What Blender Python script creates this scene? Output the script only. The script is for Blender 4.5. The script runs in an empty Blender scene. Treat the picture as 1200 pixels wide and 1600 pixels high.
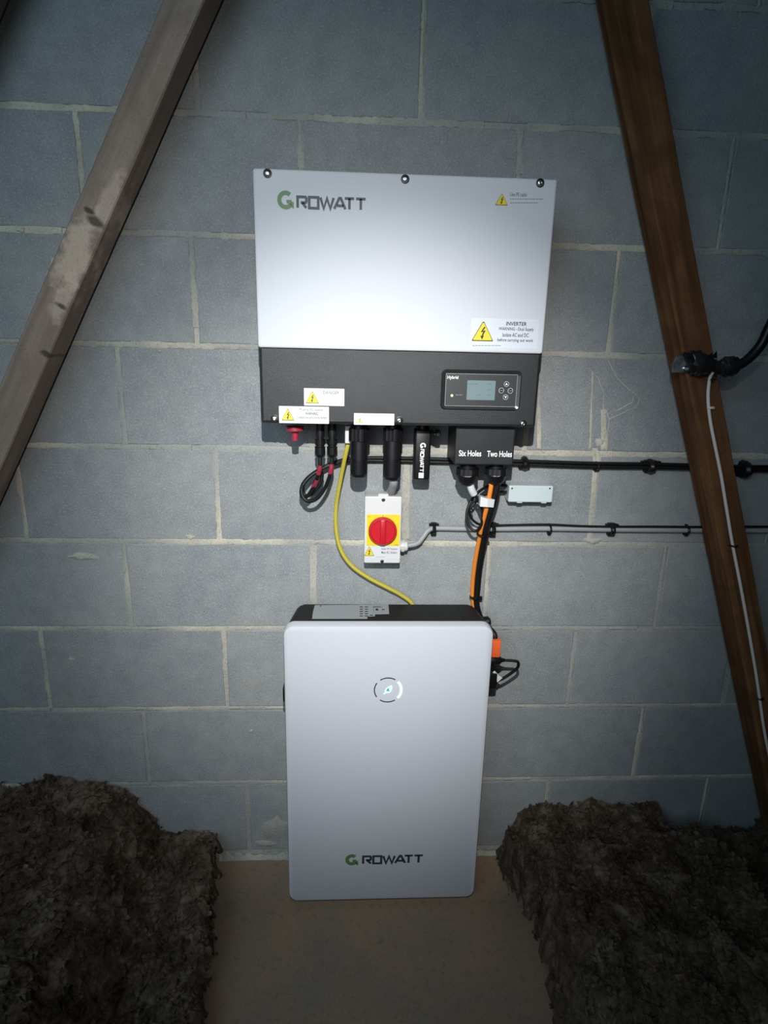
import bpy, bmesh, math, random
import numpy as np
from mathutils import Vector, Matrix, noise

random.seed(7)
S = bpy.context.scene
COL = S.collection

# ------------------------------------------------------------------ camera
FPX, YAW, PITCH, ROLL, CAMZ, CAMD = 950.0, 0.052506, 0.262066, 0.022984, 1.372749, 1.397040
def cam_axes():
    cy, sy, cp, sp, cr, sr = math.cos(YAW), math.sin(YAW), math.cos(PITCH), math.sin(PITCH), math.cos(ROLL), math.sin(ROLL)
    fw = Vector((sy*cp, cy*cp, -sp)); rt = Vector((cy, -sy, 0)); up = rt.cross(fw)
    return rt*cr+up*sr, -rt*sr+up*cr, fw
RT, UP, FW = cam_axes()
CAM = Vector((0, -CAMD, CAMZ))
cd = bpy.data.cameras.new('camera'); cam = bpy.data.objects.new('camera', cd); COL.objects.link(cam)
cam.matrix_world = Matrix(((RT.x, UP.x, -FW.x, CAM.x), (RT.y, UP.y, -FW.y, CAM.y), (RT.z, UP.z, -FW.z, CAM.z), (0, 0, 0, 1)))
cd.sensor_fit = 'VERTICAL'; cd.sensor_height = 24.0; cd.sensor_width = 18.0; cd.lens = 24.0*FPX/1600
cd.clip_start = 0.02
S.camera = cam

# ------------------------------------------------------------------ world, lights, exposure
w = bpy.data.worlds.new('loft_dark'); S.world = w; w.use_nodes = True
w.node_tree.nodes['Background'].inputs[0].default_value = (0.55, 0.8, 1.0, 1)
w.node_tree.nodes['Background'].inputs[1].default_value = 0.008

def light(name, typ, loc, target, energy, color, **k):
    d = bpy.data.lights.new(name, typ); o = bpy.data.objects.new(name, d); COL.objects.link(o)
    o.location = loc; o.rotation_euler = (Vector(target)-Vector(loc)).to_track_quat('-Z', 'Y').to_euler()
    d.energy = energy; d.color = color
    for a, b in k.items(): setattr(d, a, b)
    return o
# head torch of the photographer, just above the camera
light('head_torch', 'SPOT', (0.0, -1.40, 1.69), (-0.10, 0, 1.12), 27, (1.0, 0.99, 0.965), spot_size=math.radians(86), spot_blend=1.0, shadow_soft_size=0.008)
# its narrow hot centre
light('head_torch_centre', 'SPOT', (0.0, -1.40, 1.69), (0.06, 0, 0.93), 92, (1.0, 1.0, 0.98), spot_size=math.radians(56), spot_blend=1.0, shadow_soft_size=0.008)
# added cool fill from upper left behind the camera, no known source
light('upper_left_fill', 'AREA', (-1.3, -2.5, 2.35), (-0.8, 0, 1.9), 21, (0.56, 0.84, 1.0), size=1.6)
# added soft fill that lifts the shadows, standing in for torch bounce
light('bounce_fill', 'SPOT', (-0.30, -1.75, 1.45), (0.04, 0, 0.96), 24, (0.97, 0.97, 1.0), spot_size=math.radians(66), spot_blend=1.0, shadow_soft_size=0.42)
S.view_settings.view_transform = 'Standard'; S.view_settings.look = 'None'
S.view_settings.exposure = 0.0; S.view_settings.gamma = 1.0
S.view_settings.use_curve_mapping = False

# ------------------------------------------------------------------ helpers
def P(u, v, dep=0.0):
    """point of the place seen at (u, v) of the photograph, dep metres in front of the block wall"""
    dr = FW*FPX+RT*(u-600)+UP*(800-v); t = (CAMD-dep)/dr.y
    return CAM+dr*t

def thing(name, label, cat, loc=(0, 0, 0), group=None):
    o = bpy.data.objects.new(name, None); COL.objects.link(o); o.location = loc
    o.empty_display_size = 0.05
    o['label'] = label; o['category'] = cat
    if group: o['group'] = group
    return o
def tag(o, label, cat, group=None):
    o['label'] = label; o['category'] = cat
    if group: o['group'] = group
    return o
def wloc(o):
    v = Vector(o.location)
    while o.parent: o = o.parent; v += Vector(o.location)
    return v
def obj(name, bm, m, parent=None, smooth=False, loc=None):
    """links a bmesh given in world coordinates as ONE object; origin at parent (or loc)"""
    me = bpy.data.meshes.new(name)
    bmesh.ops.recalc_face_normals(bm, faces=bm.faces)
    base = wloc(parent) if parent else Vector((0, 0, 0))
    org = Vector(loc) if loc is not None else base
    for v in bm.verts: v.co -= org
    for f in bm.faces: f.smooth = smooth
    bm.to_mesh(me); bm.free()
    if smooth: 
        try: me.set_sharp_from_angle(angle=math.radians(40))
        except Exception: pass
    o = bpy.data.objects.new(name, me); COL.objects.link(o)
    o.parent = parent; o.location = org-base
    if m: me.materials.append(m)
    return o
def merge(bm, b2):
    me = bpy.data.meshes.new('tmp'); b2.to_mesh(me); bm.from_mesh(me); bpy.data.meshes.remove(me); b2.free()
def box(bm, x0, x1, y0, y1, z0, z1, bev=0.0, seg=2):
    b = bmesh.new(); bmesh.ops.create_cube(b, size=1)
    for v in b.verts: v.co = Vector(((x0+x1)/2+v.co.x*(x1-x0), (y0+y1)/2+v.co.y*(y1-y0), (z0+z1)/2+v.co.z*(z1-z0)))
    if bev > 0: bmesh.ops.bevel(b, geom=b.edges[:], offset=bev, segments=seg, affect='EDGES', profile=0.5)
    merge(bm, b); return bm
def B(*a, **k): return box(bmesh.new(), *a, **k)
def rrect(x0, x1, z0, z1, r, n=5):
    pts = []
    for cx, cz, a0 in ((x1-r, z1-r, 0), (x0+r, z1-r, 90), (x0+r, z0+r, 180), (x1-r, z0+r, 270)):
        for i in range(n+1):
            a = math.radians(a0+90*i/n); pts.append((cx+r*math.cos(a), cz+r*math.sin(a)))
    return pts
def prism(bm, pts, y0, y1, ch=0.0):
    """polygon in x,z pulled from y0 (front, towards camera) to y1 (back), chamfer ch on the front edge"""
    rings = []
    if ch > 0:
        c = Vector((sum(p[0] for p in pts)/len(pts), sum(p[1] for p in pts)/len(pts)))
        n = len(pts); ins = []
        for i in range(n):
            a, b_, c_ = Vector(pts[i-1]), Vector(pts[i]), Vector(pts[(i+1) % n])
            d1 = (b_-a); d2 = (c_-b_)
            if d1.length < 1e-9 or d2.length < 1e-9: ins.append(b_); continue
            d1.normalize(); d2.normalize()
            n1 = Vector((-d1.y, d1.x)); n2 = Vector((-d2.y, d2.x)); nn = n1+n2
            if nn.length < 1e-6: nn = n1
            nn.normalize()
            if nn.dot(c-b_) < 0 and False: nn = -nn
            ins.append(b_+nn*ch/max(0.5, nn.dot(n1)))
        area = sum(pts[i-1][0]*pts[i][1]-pts[i][0]*pts[i-1][1] for i in range(n))
        if area < 0: ins = [Vector(p)*2-q for p, q in zip(pts, ins)]
        m_ = [(Vector(p)*0.3+q*0.7) if False else Vector(p).lerp(q, 0.3) for p, q in zip(pts, ins)]
        rings.append([bm.verts.new((p[0], y0, p[1])) for p in ins])
        rings.append([bm.verts.new((p[0], y0+ch*0.3, p[1])) for p in m_])
        rings.append([bm.verts.new((p[0], y0+ch, p[1])) for p in pts])
    else:
        rings.append([bm.verts.new((p[0], y0, p[1])) for p in pts])
    rings.append([bm.verts.new((p[0], y1, p[1])) for p in pts])
    n = len(pts)
    for r0, r1 in zip(rings, rings[1:]):
        for i in range(n): bm.faces.new((r0[i], r0[(i+1) % n], r1[(i+1) % n], r1[i]))
    bm.faces.new(rings[0][::-1]); bm.faces.new(rings[-1])
    return bm
def lathe(bm, p0, axis, prof, n=20, ribs=0, ribd=0.0, riblo=0, ribhi=0):
    axis = Vector(axis).normalized(); p0 = Vector(p0)
    a = axis.orthogonal().normalized(); b = axis.cross(a)
    rings = []
    for t, r in prof:
        ring = []
        for i in range(n):
            rr = r
            if ribs and riblo <= t <= ribhi and (i*ribs//(n//2)) % 2: rr = r-ribd
            an = 2*math.pi*i/n; ring.append(bm.verts.new(p0+axis*t+(a*math.cos(an)+b*math.sin(an))*max(rr, 1e-5)))
        rings.append(ring)
    for r0, r1 in zip(rings, rings[1:]):
        for i in range(n): bm.faces.new((r0[i], r0[(i+1) % n], r1[(i+1) % n], r1[i]))
    bm.faces.new(rings[0][::-1]); bm.faces.new(rings[-1])
    return bm
def smoothpath(pts, k=8):
    pts = [Vector(p) for p in pts]; out = []
    for i in range(len(pts)-1):
        p0 = pts[i-1] if i > 0 else pts[0]*2-pts[1]; p1 = pts[i]; p2 = pts[i+1]
        p3 = pts[i+2] if i+2 < len(pts) else pts[-1]*2-pts[-2]
        for j in range(k):
            t = j/k
            out.append(0.5*((2*p1)+(p2-p0)*t+(2*p0-5*p1+4*p2-p3)*t*t+(3*p1-p0-3*p2+p3)*t**3))
    out.append(pts[-1]); return out
def tube(bm, pts, r, n=10, k=8, corr=0.0):
    path = smoothpath(pts, k) if k > 1 else [Vector(p) for p in pts]
    t0 = (path[1]-path[0]).normalized(); a = t0.orthogonal().normalized(); rings = []
    for i, p in enumerate(path):
        t = (path[min(i+1, len(path)-1)]-path[max(i-1, 0)])
        t = t.normalized() if t.length > 1e-9 else t0
        a = (a-t*a.dot(t)).normalized(); b = t.cross(a)
        rr = r(i/(len(path)-1)) if callable(r) else r
        if corr: rr *= 1-corr*(i % 2)
        rings.append([bm.verts.new(p+(a*math.cos(2*math.pi*j/n)+b*math.sin(2*math.pi*j/n))*rr) for j in range(n)])
    for r0, r1 in zip(rings, rings[1:]):
        for j in range(n): bm.faces.new((r0[j], r0[(j+1) % n], r1[(j+1) % n], r1[j]))
    bm.faces.new(rings[0][::-1]); bm.faces.new(rings[-1])
    return bm
def PP(seq): return [P(*s) for s in seq]

# ------------------------------------------------------------------ materials
def mat(name, col, rough=0.5, metal=0.0, emit=None, es=0.0, col2=None, nscale=40, bump=0.0, bscale=200, spec=0.5, ramp=(0.35, 0.65), obj_random=0.0, alpha=None, trans=0.0):
    m = bpy.data.materials.new(name); m.use_nodes = True; nt = m.node_tree; b = nt.nodes['Principled BSDF']
    b.inputs['Base Color'].default_value = (*col, 1); b.inputs['Roughness'].default_value = rough; b.inputs['Metallic'].default_value = metal
    b.inputs['Specular IOR Level'].default_value = spec
    if trans: b.inputs['Transmission Weight'].default_value = trans
    if emit: b.inputs['Emission Color'].default_value = (*emit, 1); b.inputs['Emission Strength'].default_value = es
    tc = nt.nodes.new('ShaderNodeTexCoord')
    out = None
    if col2:
        n = nt.nodes.new('ShaderNodeTexNoise'); n.inputs['Scale'].default_value = nscale; n.inputs['Detail'].default_value = 6
        nt.links.new(tc.outputs['Object'], n.inputs['Vector'])
        r = nt.nodes.new('ShaderNodeValToRGB'); r.color_ramp.elements[0].position = ramp[0]; r.color_ramp.elements[1].position = ramp[1]
        r.color_ramp.elements[0].color = (*col, 1); r.color_ramp.elements[1].color = (*col2, 1)
        nt.links.new(n.outputs['Fac'], r.inputs['Fac']); nt.links.new(r.outputs['Color'], b.inputs['Base Color'])
    if bump:
        n2 = nt.nodes.new('ShaderNodeTexNoise'); n2.inputs['Scale'].default_value = bscale; n2.inputs['Detail'].default_value = 4
        nt.links.new(tc.outputs['Object'], n2.inputs['Vector'])
        bp = nt.nodes.new('ShaderNodeBump'); bp.inputs['Strength'].default_value = bump; bp.inputs['Distance'].default_value = 0.002
        nt.links.new(n2.outputs['Fac'], bp.inputs['Height']); nt.links.new(bp.outputs['Normal'], b.inputs['Normal'])
    return m
class NT:
    """small node-tree writer"""
    def __init__(s, name):
        s.m = bpy.data.materials.new(name); s.m.use_nodes = True; s.t = s.m.node_tree; s.b = s.t.nodes['Principled BSDF']
    def n(s, typ, **k):
        x = s.t.nodes.new(typ)
        for a, b in k.items():
            if hasattr(x, a): setattr(x, a, b)
        return x
    def l(s, a, b): s.t.links.new(a, b)
    def noise(s, vec, scale, detail=5, rough=0.55, dist=0.0):
        x = s.n('ShaderNodeTexNoise'); x.inputs['Scale'].default_value = scale; x.inputs['Detail'].default_value = detail
        x.inputs['Roughness'].default_value = rough; x.inputs['Distortion'].default_value = dist
        if vec: s.l(vec, x.inputs['Vector'])
        return x.outputs['Fac']
    def ramp(s, fac, stops):
        r = s.n('ShaderNodeValToRGB'); e = r.color_ramp.elements
        while len(e) < len(stops): e.new(0.5)
        for el, (p, c) in zip(e, stops):
            el.position = p; el.color = (*c, 1) if isinstance(c, tuple) else (c, c, c, 1)
        s.l(fac, r.inputs['Fac']); return r.outputs['Color']
    def mix(s, fac, a, b, typ='MIX'):
        x = s.n('ShaderNodeMix'); x.data_type = 'RGBA'; x.blend_type = typ
        if isinstance(fac, (int, float)): x.inputs['Factor'].default_value = fac
        else: s.l(fac, x.inputs['Factor'])
        for i, q in ((6, a), (7, b)):
            if isinstance(q, tuple): x.inputs[i].default_value = (*q, 1)
            else: s.l(q, x.inputs[i])
        return x.outputs[2]
    def math(s, op, a, b=0.5, clamp=False):
        x = s.n('ShaderNodeMath'); x.operation = op; x.use_clamp = clamp
        for i, q in ((0, a), (1, b)):
            if isinstance(q, (int, float)): x.inputs[i].default_value = q
            else: s.l(q, x.inputs[i])
        return x.outputs[0]
    def bump(s, h, strength, dist):
        x = s.n('ShaderNodeBump'); x.inputs['Strength'].default_value = strength; x.inputs['Distance'].default_value = dist
        s.l(h, x.inputs['Height']); s.l(x.outputs['Normal'], s.b.inputs['Normal'])

def block_material():
    q = NT('concrete_block'); pos = q.n('ShaderNodeNewGeometry').outputs['Position']
    rnd = q.n('ShaderNodeObjectInfo').outputs['Random']
    big = q.noise(pos, 3.2, 3, 0.6, 0.6)
    mid = q.noise(pos, 22, 6, 0.7)
    fine = q.noise(pos, 260, 3, 0.7)
    c = q.ramp(big, [(0.3, (0.215, 0.236, 0.258)), (0.5, (0.27, 0.284, 0.296)), (0.72, (0.335, 0.34, 0.338))])
    c = q.mix(q.math('MULTIPLY', rnd, 0.45), c, (0.215, 0.228, 0.24))
    c = q.mix(0.35, c, q.ramp(mid, [(0.3, (0.18, 0.195, 0.2)), (0.7, (0.38, 0.395, 0.385))]))
    c = q.mix(q.ramp(fine, [(0.52, 0.0), (0.70, 0.6)]), c, (0.48, 0.50, 0.49))
    c = q.mix(q.ramp(fine, [(0.26, 0.75), (0.38, 0.0)]), c, (0.05, 0.055, 0.06))
    smear = q.noise(pos, 5.5, 4, 0.65, 1.2)
    c = q.mix(q.ramp(smear, [(0.60, 0.0), (0.78, 0.42)]), c, (0.36, 0.35, 0.30))
    q.l(c, q.b.inputs['Base Color']); q.b.inputs['Roughness'].default_value = 0.88; q.b.inputs['Specular IOR Level'].default_value = 0.25
    q.bump(q.math('ADD', q.math('MULTIPLY', mid, 1.0), q.math('MULTIPLY', fine, 0.8)), 0.55, 0.003)
    return q.m
def mortar_material():
    q = NT('mortar'); pos = q.n('ShaderNodeNewGeometry').outputs['Position']
    a = q.noise(pos, 9, 5, 0.6); f = q.noise(pos, 180, 4, 0.7); bigs = q.noise(pos, 2.3, 2, 0.5)
    c = q.ramp(a, [(0.3, (0.38, 0.37, 0.32)), (0.55, (0.54, 0.51, 0.42)), (0.8, (0.66, 0.62, 0.50))])
    c = q.mix(q.ramp(bigs, [(0.44, 0.8), (0.58, 0.0)]), c, (0.30, 0.315, 0.31))
    c = q.mix(q.ramp(f, [(0.3, 0.5), (0.5, 0.0)]), c, (0.15, 0.145, 0.13))
    q.l(c, q.b.inputs['Base Color']); q.b.inputs['Roughness'].default_value = 0.92; q.b.inputs['Specular IOR Level'].default_value = 0.2
    q.bump(f, 0.7, 0.003); return q.m
def floor_material():
    q = NT('chipboard'); pos = q.n('ShaderNodeNewGeometry').outputs['Position']
    a = q.noise(pos, 4, 4, 0.6); f = q.noise(pos, 170, 4, 0.75); g = q.noise(pos, 60, 4, 0.6, 0.5)
    c = q.ramp(a, [(0.3, (0.21, 0.178, 0.148)), (0.55, (0.29, 0.205, 0.138)), (0.8, (0.34, 0.235, 0.15))])
    c = q.mix(q.ramp(f, [(0.5, 0.0), (0.72, 0.6)]), c, (0.36, 0.29, 0.22))
    c = q.mix(q.ramp(g, [(0.32, 0.35), (0.45, 0.0)]), c, (0.12, 0.085, 0.06))
    q.l(c, q.b.inputs['Base Color']); q.b.inputs['Roughness'].default_value = 0.8; q.b.inputs['Specular IOR Level'].default_value = 0.2
    q.bump(f, 0.5, 0.002); return q.m
def wool_material():
    q = NT('mineral_wool'); pos = q.n('ShaderNodeNewGeometry').outputs['Position']
    a = q.noise(pos, 13, 6, 0.65, 0.8); f = q.noise(pos, 90, 5, 0.8, 0.8)
    c = q.ramp(a, [(0.36, (0.032, 0.022, 0.016)), (0.5, (0.13, 0.092, 0.064)), (0.62, (0.34, 0.265, 0.20))])
    c = q.mix(0.5, c, q.ramp(f, [(0.35, (0.02, 0.014, 0.010)), (0.7, (0.26, 0.20, 0.155))]))
    q.l(c, q.b.inputs['Base Color']); q.b.inputs['Roughness'].default_value = 1.0; q.b.inputs['Specular IOR Level'].default_value = 0.05
    q.bump(q.math('ADD', a, f), 1.0, 0.008); return q.m
def wood_material(name, cols, knots=(), pale_patches=None):
    """object Z runs along the timber; knots and worn: (x, z, radius x, radius z) in the timber's own coordinates"""
    q = NT(name); tc = q.n('ShaderNodeTexCoord').outputs['Object']
    mp = q.n('ShaderNodeMapping'); mp.inputs['Scale'].default_value = (45, 45, 2.2); q.l(tc, mp.inputs['Vector'])
    g = q.noise(mp.outputs['Vector'], 1.0, 5, 0.6, 0.4); l_ = q.noise(tc, 7, 4, 0.6, 0.8); f = q.noise(tc, 220, 3, 0.7)
    c = q.ramp(g, [(0.3, cols[0]), (0.5, cols[1]), (0.72, cols[2])])
    c = q.mix(q.ramp(l_, [(0.4, 0.55), (0.62, 0.0)]), c, cols[0])
    def blob(x, z, rx, rz, lo, hi, wob=0.35):
        sp = q.n('ShaderNodeSeparateXYZ'); q.l(tc, sp.inputs[0])
        dx = q.math('DIVIDE', q.math('SUBTRACT', sp.outputs[0], x), rx); dz = q.math('DIVIDE', q.math('SUBTRACT', sp.outputs[2], z), rz)
        d = q.math('SQRT', q.math('ADD', q.math('MULTIPLY', dx, dx), q.math('MULTIPLY', dz, dz)))
        d = q.math('ADD', d, q.math('MULTIPLY', q.math('SUBTRACT', q.noise(tc, 40, 3, 0.6), 0.5), wob*4))
        return q.ramp(d, [(lo, 1.0), (hi, 0.0)])
    if pale_patches:
        for wv in pale_patches: c = q.mix(q.math('MULTIPLY', blob(*wv[:4], 0.55, 1.0), wv[4]), c, cols[3])
    for k in knots: c = q.mix(q.math('MULTIPLY', blob(*k, 0.5, 1.0), 0.85), c, tuple(v*0.25 for v in cols[0]))
    c = q.mix(q.ramp(f, [(0.3, 0.35), (0.45, 0.0)]), c, tuple(v*0.4 for v in cols[0]))
    q.l(c, q.b.inputs['Base Color']); q.b.inputs['Roughness'].default_value = 0.85; q.b.inputs['Specular IOR Level'].default_value = 0.2
    q.bump(q.math('ADD', g, q.math('MULTIPLY', f, 0.4)), 0.5, 0.002); return q.m

M = dict(
    block=block_material(), mortar=mortar_material(), floor=floor_material(), wool=wool_material(),
    white=mat('white_powder_coat', (0.555, 0.575, 0.62), 0.6, spec=0.3, bump=0.12, bscale=900),
    black=mat('black_powder_coat', (0.013, 0.014, 0.016), 0.42, bump=0.3, bscale=900, spec=0.38, col2=(0.019, 0.020, 0.022), nscale=14),
    plastic=mat('black_plastic', (0.006, 0.006, 0.007), 0.4, spec=0.35), gloss=mat('black_glossy_panel', (0.02, 0.021, 0.022), 0.25),
    rubber=mat('black_cable_sheath', (0.006, 0.006, 0.006), 0.5, spec=0.35), steel=mat('screw_steel', (0.75, 0.75, 0.76), 0.25, 1.0),
    darksteel=mat('dark_steel', (0.1, 0.1, 0.11), 0.4, 1.0),
    label=mat('label_white', (0.60, 0.61, 0.625), 0.5), ink=mat('ink_black', (0.012, 0.012, 0.014), 0.5), inkgrey=mat('ink_grey', (0.14, 0.14, 0.16), 0.6),
    logo=mat('logo_charcoal', (0.03, 0.037, 0.047), 0.5), green=mat('logo_green', (0.095, 0.20, 0.075), 0.5),
    yellow=mat('warning_yellow', (0.70, 0.56, 0.015), 0.5), faintyellow=mat('faded_yellow', (0.58, 0.56, 0.27), 0.5),
    red=mat('knob_red', (0.50, 0.012, 0.022), 0.35), maroon=mat('switch_maroon', (0.30, 0.02, 0.045), 0.4),
    pvc=mat('pale_grey_plastic', (0.52, 0.52, 0.51), 0.4), pvcw=mat('white_plastic', (0.60, 0.60, 0.595), 0.4),
    grey=mat('grey_cable', (0.30, 0.31, 0.32), 0.45), orange=mat('orange_cable', (0.80, 0.24, 0.03), 0.45), oplug=mat('orange_connector', (0.80, 0.13, 0.03), 0.45),
    ycable=mat('yellow_cable', (0.50, 0.43, 0.05), 0.4), wcable=mat('white_cable', (0.78, 0.74, 0.70), 0.4),
    screen=mat('lcd_grey', (0.15, 0.205, 0.22), 0.3), lcdink=mat('lcd_ink', (0.09, 0.13, 0.14), 0.4),
    led=mat('led_green', (0.3, 0.9, 0.2), 0.3, emit=(0.35, 1.0, 0.25), es=1.2), glow=mat('ring_glow', (0.7, 1, 0.85), 0.3, emit=(0.62, 1.0, 0.80), es=1.0),
    leafglow=mat('leaf_glow', (0.6, 0.95, 0.8), 0.3, emit=(0.45, 0.95, 0.72), es=0.75), teal=mat('leaf_teal', (0.03, 0.30, 0.22), 0.4, emit=(0.02, 0.5, 0.33), es=0.25),
    clear=mat('frosted_polycarbonate', (0.50, 0.57, 0.585), 0.25, spec=0.6), clearlid=mat('frosted_lid', (0.56, 0.645, 0.66), 0.2, spec=0.6),
    silver=mat('silver_sticker', (0.30, 0.315, 0.33), 0.4), tape=mat('black_tape', (0.012, 0.012, 0.013), 0.35, bump=0.5, bscale=60),
    galv=mat('galvanised_bracket', (0.22, 0.23, 0.23), 0.55, 0.6, col2=(0.09, 0.09, 0.09), nscale=70),
    wkey=mat('key_mark_white', (0.8, 0.8, 0.8), 0.4),
)

# ------------------------------------------------------------------ setting: block wall
WX0, WX1 = -2.1, 2.2
wall = obj('wall_back', B(WX0, WX1, 0.1035, 0.14, -0.12, 2.6), M['mortar']); wall['kind'] = 'structure'
obj('mortar', B(WX0, WX1, 0.0022, 0.103, -0.12, 2.6), M['mortar'], wall)
JX = {  # vertical joints of every course, metres; course k lies below bed joint k
    -2: (-0.37, 0.13, 0.58, 1.02), -1: (-0.12, 0.34, 0.80), 0: (-0.318, 0.130, 0.585), 1: (-0.558, -0.113, 0.340, 0.791), 2: (-0.345, 0.12, 0.574),
    3: (-0.518, -0.097, 0.400, 0.84), 4: (-0.763, -0.317, 0.127, 0.578), 5: (-0.543, -0.097, 0.334, 0.776), 6: (-0.762, -0.318, 0.13, 0.572, 0.992),
    7: (-0.533, -0.09, 0.33, 0.779), 8: (-0.72, -0.278, 0.13, 0.543), 9: (-0.53, -0.08, 0.37, 0.82)}
def bedz(k): return (9-k)*0.225+0.02
def fulljoints(k):
    j = list(JX[k])
    while j[0] > WX0: j.insert(0, j[0]-0.45)
    while j[-1] < WX1: j.append(j[-1]+0.45)
    return j
def block(x0, x1, z0, z1):
    bm = bmesh.new(); pts = []
    def edge(a, b, n):
        for i in range(n):
            t = i/n; p = Vector(a).lerp(Vector(b), t)
            j = 0.0011; pts.append((p.x+random.uniform(-j, j), p.y+random.uniform(-j, j)))
    edge((x0, z0), (x1, z0), 6); edge((x1, z0), (x1, z1), 3); edge((x1, z1), (x0, z1), 6); edge((x0, z1), (x0, z0), 3)
    prism(bm, pts, random.uniform(-0.0006, 0.0004), 0.095, ch=0.0028)
    obj('block', bm, M['block'], wall)
for k in range(-2, 10):      # course k hangs below bed joint k
    z0 = max(bedz(k+1), -0.11); z1 = min(bedz(k), 2.6)
    js = fulljoints(k)
    for a, b in zip(js, js[1:]):
        a2, b2 = max(a, WX0), min(b, WX1)
        if b2-a2 < 0.03: continue
        block(a2+0.005, b2-0.005, z0+0.0055, z1-0.0055)
# mortar rubbed over the joints: ragged ribbons a millimetre proud
def ribbon(bm, a, b, wd, y=-0.0006, frag=1.0, seed=0):
    a, b = Vector((a[0], 0, a[1])), Vector((b[0], 0, b[1])); L = (b-a).length; n = max(3, int(L/0.007)); d = (b-a)/L; nn = Vector((-d.z, 0, d.x))
    prev = None
    for i in range(n+1):
        t = i/n; p = a.lerp(b, t); s = seed*3.1
        wv = wd*(0.72+0.75*abs(noise.noise((p.x*9+s, p.z*9, s)))+0.30*noise.noise((p.x*60, p.z*60, s)))
        off = 0.0022*noise.noise((p.x*14, s, p.z*14))
        if noise.noise((p.x*5+s, p.z*5, 3.3)) > frag: prev = None; continue
        e0 = random.uniform(-0.0009, 0.0009); e1 = random.uniform(-0.0009, 0.0009)
        v = [bm.verts.new(p+nn*(off-wv/2+e0)+Vector((0, 0.0006, 0))), bm.verts.new(p+nn*off+Vector((0, y-0.0008, 0))), bm.verts.new(p+nn*(off+wv/2+e1)+Vector((0, 0.0006, 0)))]
        if prev:
            bm.faces.new((prev[0], prev[1], v[1], v[0])); bm.faces.new((prev[1], prev[2], v[2], v[1]))
        prev = v
bm = bmesh.new()
for k in range(-2, 9):
    z = bedz(k); ribbon(bm, (WX0, z), (WX1, z), 0.0165 if k in (4, 5) else 0.0145, seed=k, frag=0.42)
    for x in fulljoints(k)[0:]:
        if WX0 < x < WX1: ribbon(bm, (x, bedz(k+1)+0.004), (x, bedz(k)-0.004), 0.0125, seed=k+7*x, frag=0.36)
# wider pours seen beside and below the inverter
def w2(u, v): p = P(u, v); return (p.x, p.z)
for a, b, wd in (((487, 672), (487, 696), .02), ((842, 600), (842, 700), .02), ((635, 708), (635, 842), .024), ((930, 700), (922, 842), .022), ((490, 852), (490, 975), .030),
                 ((942, 640), (945, 700), .026), ((926, 580), (922, 700), .014), ((470, 192), (469, 262), .016), ((814, 200), (812, 272), .022)):
    ribbon(bm, w2(*a), w2(*b), wd, seed=a[0]*.1, y=-0.0011)
# trowelled scratches of mortar right of the inverter
for pts_ in (((920, 575), (935, 592), (943, 615), (943, 645)), ((950, 563), (965, 590), (985, 610), (1000, 622), (996, 635), (975, 645), (952, 655)),
             ((990, 618), (988, 628), (965, 641), (948, 647)), ((946, 640), (952, 656), (948, 690))):
    for a, b in zip(pts_, pts_[1:]): ribbon(bm, w2(*a), w2(*b), 0.007, seed=a[0]*.2, y=-0.0004)
# blobs left on the blocks
def blob(u, v, rx, rz):
    c = P(u, v); n = 14; cv = bm.verts.new((c.x, -0.0045, c.z)); ring = []; mid = []
    for i in range(n):
        a = 2*math.pi*i/n; k_ = random.uniform(0.65, 1.15)
        ring.append(bm.verts.new((c.x+rx*k_*math.cos(a), 0.0008, c.z+rz*k_*math.sin(a)))); mid.append(bm.verts.new((c.x+rx*k_*.7*math.cos(a), -0.003, c.z+rz*k_*.7*math.sin(a))))
    for i in range(n):
        bm.faces.new((ring[i], ring[(i+1) % n], mid[(i+1) % n], mid[i])); bm.faces.new((mid[i], mid[(i+1) % n], cv))
for args in ((297, 839, .013, .007), (33, 358, .012, .008), (250, 549, .005, .003), (392, 1142, .007, .006), (112, 1029, .008, .005), (430, 1294, .040, .050), (470, 1300, .03, .03), (415, 1318, .035, .012), (836, 337, .005, .006),
             (938, 690, .02, .012), (925, 845, .03, .010), (83, 415, .006, .018), (76, 430, .006, .014), (90, 402, .005, .014), (130, 870, .04, .012), (945, 695, .012, .02)): blob(*args)
o = obj('mortar_smear', bm, M['mortar'], wall, smooth=True); o['kind'] = 'stuff'

# ------------------------------------------------------------------ floor
fl = obj('floor', B(WX0, WX1, -2.6, 0.0, -0.022, 0.0, bev=0.001, seg=1), M['floor']); fl['kind'] = 'structure'
bm = bmesh.new()      # crumbled mortar fillet along the foot of the wall
prev = None
for i in range(240):
    x = -0.36+i*0.0036
    dz = 0.002+0.007*abs(noise.noise((x*18, 0, 1)))+(0.024 if x < -0.15 else 0.0)*abs(noise.noise((x*34, 2, 1)))
    dy = 0.010+0.010*abs(noise.noise((x*22, 5, 1)))
    v = [bm.verts.new((x, 0.001, dz+0.004)), bm.verts.new((x, -dy*.45, dz*.75)), bm.verts.new((x, -dy, 0.0006))]
    if prev: bm.faces.new((prev[0], prev[1], v[1], v[0])); bm.faces.new((prev[1], prev[2], v[2], v[1]))
    prev = v
f_ = obj('trim_1', bm, M['mortar'], None, smooth=True); f_['kind'] = 'structure'

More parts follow.
